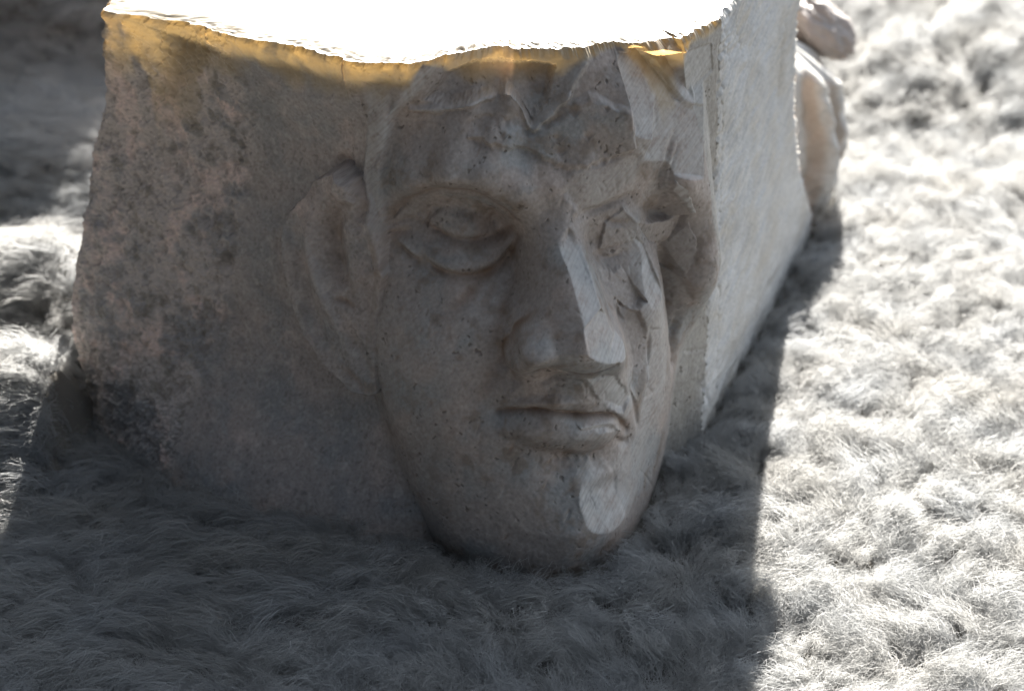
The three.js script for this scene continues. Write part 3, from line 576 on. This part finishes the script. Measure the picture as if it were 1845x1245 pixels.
//@@REAR
// second, unsharp carving at the far corner of the block
{
  const lump = (name, NA, NB, at, color) => {
    const pos = [], col = [], uv = [], ind = [];
    for (let a = 0; a <= NA; a++) for (let b = 0; b <= NB; b++) { const q = at(a / NA * Math.PI * 2, b / NB); pos.push(q.x, q.y, q.z); const c = color(q, a / NA * Math.PI * 2, b / NB); col.push(...c); uv.push(0, 0.5); }
    for (let a = 0; a < NA; a++) for (let b = 0; b < NB; b++) { const o = a * (NB + 1) + b; ind.push(o, o + NB + 1, o + NB + 2, o, o + NB + 2, o + 1); }
    const g = new THREE.BufferGeometry(); g.setAttribute('position', new THREE.Float32BufferAttribute(pos, 3)); g.setAttribute('color', new THREE.Float32BufferAttribute(col, 3)); g.setAttribute('uv', new THREE.Float32BufferAttribute(uv, 2)); g.setIndex(ind); g.computeVertexNormals();
    const m = new THREE.Mesh(g, stoneMat); m.name = name; m.castShadow = m.receiveShadow = true; sculpture.add(m); return m;
  };
  const radius = poly1([[-0.012, 0.027], [0.005, 0.0295], [0.022, 0.030], [0.04, 0.027], [0.055, 0.0235], [0.075, 0.020]]);
  lump('rear_carving', 160, 90, (a, t) => {
    const s = Math.sin(a), c = Math.cos(a), top = 0.0665 - 0.020 * s;
    const k = t < 0.86 ? t / 0.86 : 1, y = lerp(-0.012, top, k), cap = t < 0.86 ? 1 : 1 - (t - 0.86) / 0.14;
    let r = radius(y) * (1 + 0.10 * Math.sin(a * 9 + 1.5 * N3(y * 30, a, 2)) * ss(-0.01, 0.02, y) * (1 - ss(0.05, 0.07, y)) + 0.14 * fbm(s * 1.4, y * 40, c * 1.4, 3) + 0.10 * fbm(s * 6, y * 150, c * 6, 3));
    r *= cap * (k > 0.97 && t < 0.86 ? 1 - (k - 0.97) * 2.2 : t < 0.86 ? 1 : 0.93);
    return V(0.087 + r * s, cap < 1 ? 0.0665 - 0.020 * s * cap + 0.0006 : y, -0.276 + r * c);
  }, (q, a, t) => { const c = stoneColor(q.x, q.y, q.z, 6, -1), f = 0.5 + 0.5 * Math.sin(a * 9 + 2.4 + 1.5 * N3(q.y * 30, a, 2)); return mix3(c, [0.30, 0.215, 0.15], ss(0.55, 0.95, f) * 0.6 * (t < 0.86 ? 1 : 0)); });
  lump('rear_knob', 64, 40, (a, t) => {
    const th = t * Math.PI, d = V(Math.sin(th) * Math.sin(a), Math.cos(th), Math.sin(th) * Math.cos(a)), f = 1 + 0.30 * fbm(d.x * 1.7 + 3, d.y * 1.7, d.z * 1.7, 3) + 0.16 * fbm(d.x * 7, d.y * 7, d.z * 7, 3);
    return V(0.1085 + 0.0165 * f * d.x - 0.004 * d.y, 0.0565 + 0.0125 * f * d.y - 0.25 * 0.0185 * d.x, -0.309 + 0.017 * f * d.z);
  }, (q) => mix3(stoneColor(q.x, q.y, q.z, 0, -1), [0.30, 0.25, 0.22], 0.5));
}
//@@FUR
// ---------------------------------------------------------------- sheepskin
const rug = new THREE.Group(); rug.name = 'sheepskin_rug'; scene.add(rug);
tagThing(rug, 'shaggy off-white sheepskin rug under and around the carved stone block', 'rug');
function rugY(x, z) {
  let y = -0.0095 + 0.004 * ss(0.02, -0.06, x) * ss(-0.14, -0.08, x) + 0.0022 * fbm(x * 26, z * 26, 4, 3);
  y += 0.014 * ss(-0.345, -0.43, z + 0.02 * N3(x * 12, 3, 1)) * ss(0.08, 0.16, x) - 0.004 * Math.exp(-(((z + 0.335) / 0.018) ** 2)) * ss(0.12, 0.17, x);
  y += 0.022 * Math.exp(-(((z + 0.285) / (z > -0.285 ? 0.055 : 0.06)) ** 2)) * ss(-0.13, -0.19, x + 0.02 * N3(z * 20, 2, 2));
  y += 0.032 * Math.exp(-(((z + 0.165) / (z > -0.165 ? 0.036 : 0.035)) ** 2)) * ss(-0.165, -0.192, x) + 0.031 * Math.exp(-(((z + 0.088) / (z > -0.088 ? 0.034 : 0.022)) ** 2)) * ss(-0.171, -0.182, x);  // left humps; the nearer one is added to shade wool at the edge
  y += 0.175 * Math.exp(-(((z + 0.51 + 0.1 * (x + 0.2)) / 0.05) ** 2)) * ss(-0.08, -0.18, x);  // tall fold added out of view; its shadow dims the far left wool
  return y;
}
{
  const g = new THREE.PlaneGeometry(2.4, 2.4, 200, 200); g.rotateX(-Math.PI / 2); g.translate(0, 0, -0.25);
  const p = g.attributes.position; for (let i = 0; i < p.count; i++) p.setY(i, rugY(p.getX(i), p.getZ(i)) - 0.001);
  g.computeVertexNormals();
  const hide = new THREE.Mesh(g, new THREE.MeshStandardMaterial({ name: 'hide', color: new THREE.Color(0.13, 0.12, 0.105), roughness: 1 })); hide.name = 'hide'; hide.castShadow = hide.receiveShadow = true; rug.add(hide);
}
function tuftGeometry(strands, rb, len, lean, curl, wide, gather) {
  const SEGN = 9, pos = [], ind = [], p = V(), d = V(), w = V();
  for (let k = 0; k < strands; k++) {
    const a = rnd() * 6.283, q = Math.sqrt(rnd()) * rb, L = len * (0.55 + 0.6 * rnd()), az = rnd() * 6.283, out = (0.25 + 0.5 * rnd());
    const f1 = 1.0 + 2.4 * rnd(), f2 = 1.0 + 2.4 * rnd(), p1 = rnd() * 6.283, p2 = rnd() * 6.283, amp = curl * (0.5 + rnd()), tip = 0.7 + 0.6 * rnd();
    const bx = q * Math.cos(a), bz = q * Math.sin(a), wa = rnd() * 6.283, ww = wide * (0.7 + 0.6 * rnd());
    const pts = [];
    for (let s = 0; s <= SEGN; s++) {
      const t = s / SEGN, bend = lean * t * tip;
      // rises, then lays over in +x while curling
      const up = Math.cos(Math.min(1.5, bend)), fw = Math.sin(Math.min(1.5, bend));
      pts.push([bx * (1 + (out - gather) * t) + L * t * (fw * 0.95 + 0.22 * Math.cos(az) * t) + amp * t * Math.sin(f1 * 6.283 * t + p1), L * t * up * 0.95 + amp * 0.35 * t * Math.sin(f2 * 5 * t + p2), bz * (1 + (out - gather) * t) + L * t * 0.24 * Math.sin(az) * t + amp * t * Math.cos(f2 * 6.283 * t + p2)]);
    }
    const o = pos.length / 3;
    for (let s = 0; s <= SEGN; s++) {
      const c = pts[s], n = pts[Math.min(SEGN, s + 1)], b = pts[Math.max(0, s - 1)];
      d.set(n[0] - b[0], n[1] - b[1], n[2] - b[2]).normalize(); w.set(Math.cos(wa), 0.35, Math.sin(wa)).cross(d).normalize().multiplyScalar(ww * 0.5 * (1 - 0.65 * s / SEGN));
      pos.push(c[0] - w.x, c[1] - w.y, c[2] - w.z, c[0] + w.x, c[1] + w.y, c[2] + w.z);
      if (s < SEGN) { const e = o + s * 2; ind.push(e, e + 1, e + 3, e, e + 3, e + 2); }
    }
  }
  const g = new THREE.BufferGeometry(); g.setAttribute('position', new THREE.Float32BufferAttribute(pos, 3)); g.setIndex(ind); g.computeVertexNormals(); return g;
}
{
  const woolMat = new THREE.MeshPhysicalMaterial({ name: 'wool', color: new THREE.Color(0.50, 0.50, 0.495), roughness: 1, specularIntensity: 0.35, transmission: 0.58, thickness: 0, side: THREE.DoubleSide });
  const kinds = [];
  for (let k = 0; k < 7; k++) kinds.push({ g: tuftGeometry(36, 0.0026, 0.0100, 0.6, 0.0015, 0.00018, 0.5), list: [] });   // fluffy
  for (let k = 0; k < 7; k++) kinds.push({ g: tuftGeometry(32, 0.0026, 0.0150, 1.25, 0.0016, 0.0002, 0.75), list: [] });   // combed
  const m = new THREE.Matrix4(), qy = new THREE.Quaternion(), qt = new THREE.Quaternion(), q = new THREE.Quaternion(), YA = V(0, 1, 0);
  const place = (x, z, spread) => {
    const u = Math.atan2(x - AX, z - AZ), rr = Math.hypot(x - AX, z - AZ);
    if (rr < rAt(u, 0) + 0.0002 || Math.hypot((x - 0.087), z + 0.276) < 0.031) return;
    const clump = fbm(x * 150, z * 240, 7, 3), gap = N3(x * 200 + 40, z * 330, 11) + 0.6 * clump;
    if (gap < -0.34) return;
    const comb = ss(0.03, -0.075, x + 0.10 * Math.max(0, -z - 0.05) + 0.05 * N3(x * 18, z * 18, 3)) * ss(0.09, 0.03, z + 0.3 * Math.max(0, x + 0.1));
    const isComb = rnd() < comb * 0.7, kind = kinds[(isComb ? 7 : 0) + Math.floor(rnd() * 7)];
    const flow = isComb ? Math.PI - 0.25 + 1.0 * N3(x * 26, z * 26, 21) + 0.9 * N3(x * 85, z * 110, 23) + 0.6 * (rnd() - 0.5) : 2.2 * N3(x * 34, z * 34, 25) * 2.4 + 1.4 * (rnd() - 0.5) - 0.5;
    qy.setFromAxisAngle(YA, -flow + 0);
    const gx = N3(x * 120 + 5, z * 140, 31), gz = N3(x * 120 + 55, z * 140, 37);
    qt.setFromAxisAngle(V(gz, 0, -gx).normalize(), (isComb ? 0.3 : 0.75) * Math.hypot(gx, gz));
    q.copy(qt).multiply(qy);
    const sc = spread * Math.max(0.45, 0.88 + 1.05 * clump + 0.4 * gap + 0.25 * (rnd() - 0.5)), toStone = ss(0.0, 0.013, rr - rAt(u, 0));
    m.compose(V(x, rugY(x, z), z), q, V(sc * lerp(0.55, 1, toStone), sc * lerp(0.42, 1, toStone), sc * lerp(0.55, 1, toStone)));
    const b = 0.9 + 0.1 * rnd(), warm = 0.03 * N3(x * 40, z * 40, 51);
    kind.list.push([m.clone(), new THREE.Color(b + warm, b, b - warm * 1.5)]);
  };
  // denser where the picture is sharp
  for (let z = 0.13; z > -0.75; ) {
    const far = ss(-0.25, -0.5, z), st = lerp(0.0030, 0.0055, far), spread = lerp(1, 1.55, far), dist = 0.408 * 0.5 + (0.572 - z) * 0.866, half = dist * 0.232 + 0.03 + 0.05 * far;
    for (let x = -0.0206 - half; x < -0.0206 + half; x += st) place(x + (rnd() - 0.5) * st * 1.2, z + (rnd() - 0.5) * st * 1.2, spread);
    if (Math.floor(z / 0.006) !== Math.floor((z - st) / 0.006)) for (let x = -0.0206 + half; x < 0.45; x += 0.006) place(x + (rnd() - 0.5) * 0.006, z + (rnd() - 0.5) * 0.006, 1.7);
    z -= st;
  }
  kinds.forEach((k, n) => {
    const im = new THREE.InstancedMesh(k.g, woolMat, k.list.length); im.name = n ? 'wool_' + String(n).padStart(3, '0') : 'wool';
    k.list.forEach(([mm, c], i) => { im.setMatrixAt(i, mm); im.setColorAt(i, c); });
    im.userData.kind = 'stuff'; im.castShadow = im.receiveShadow = true; rug.add(im);
  });
}
//@@END_FUR
renderer.render(scene, camera);
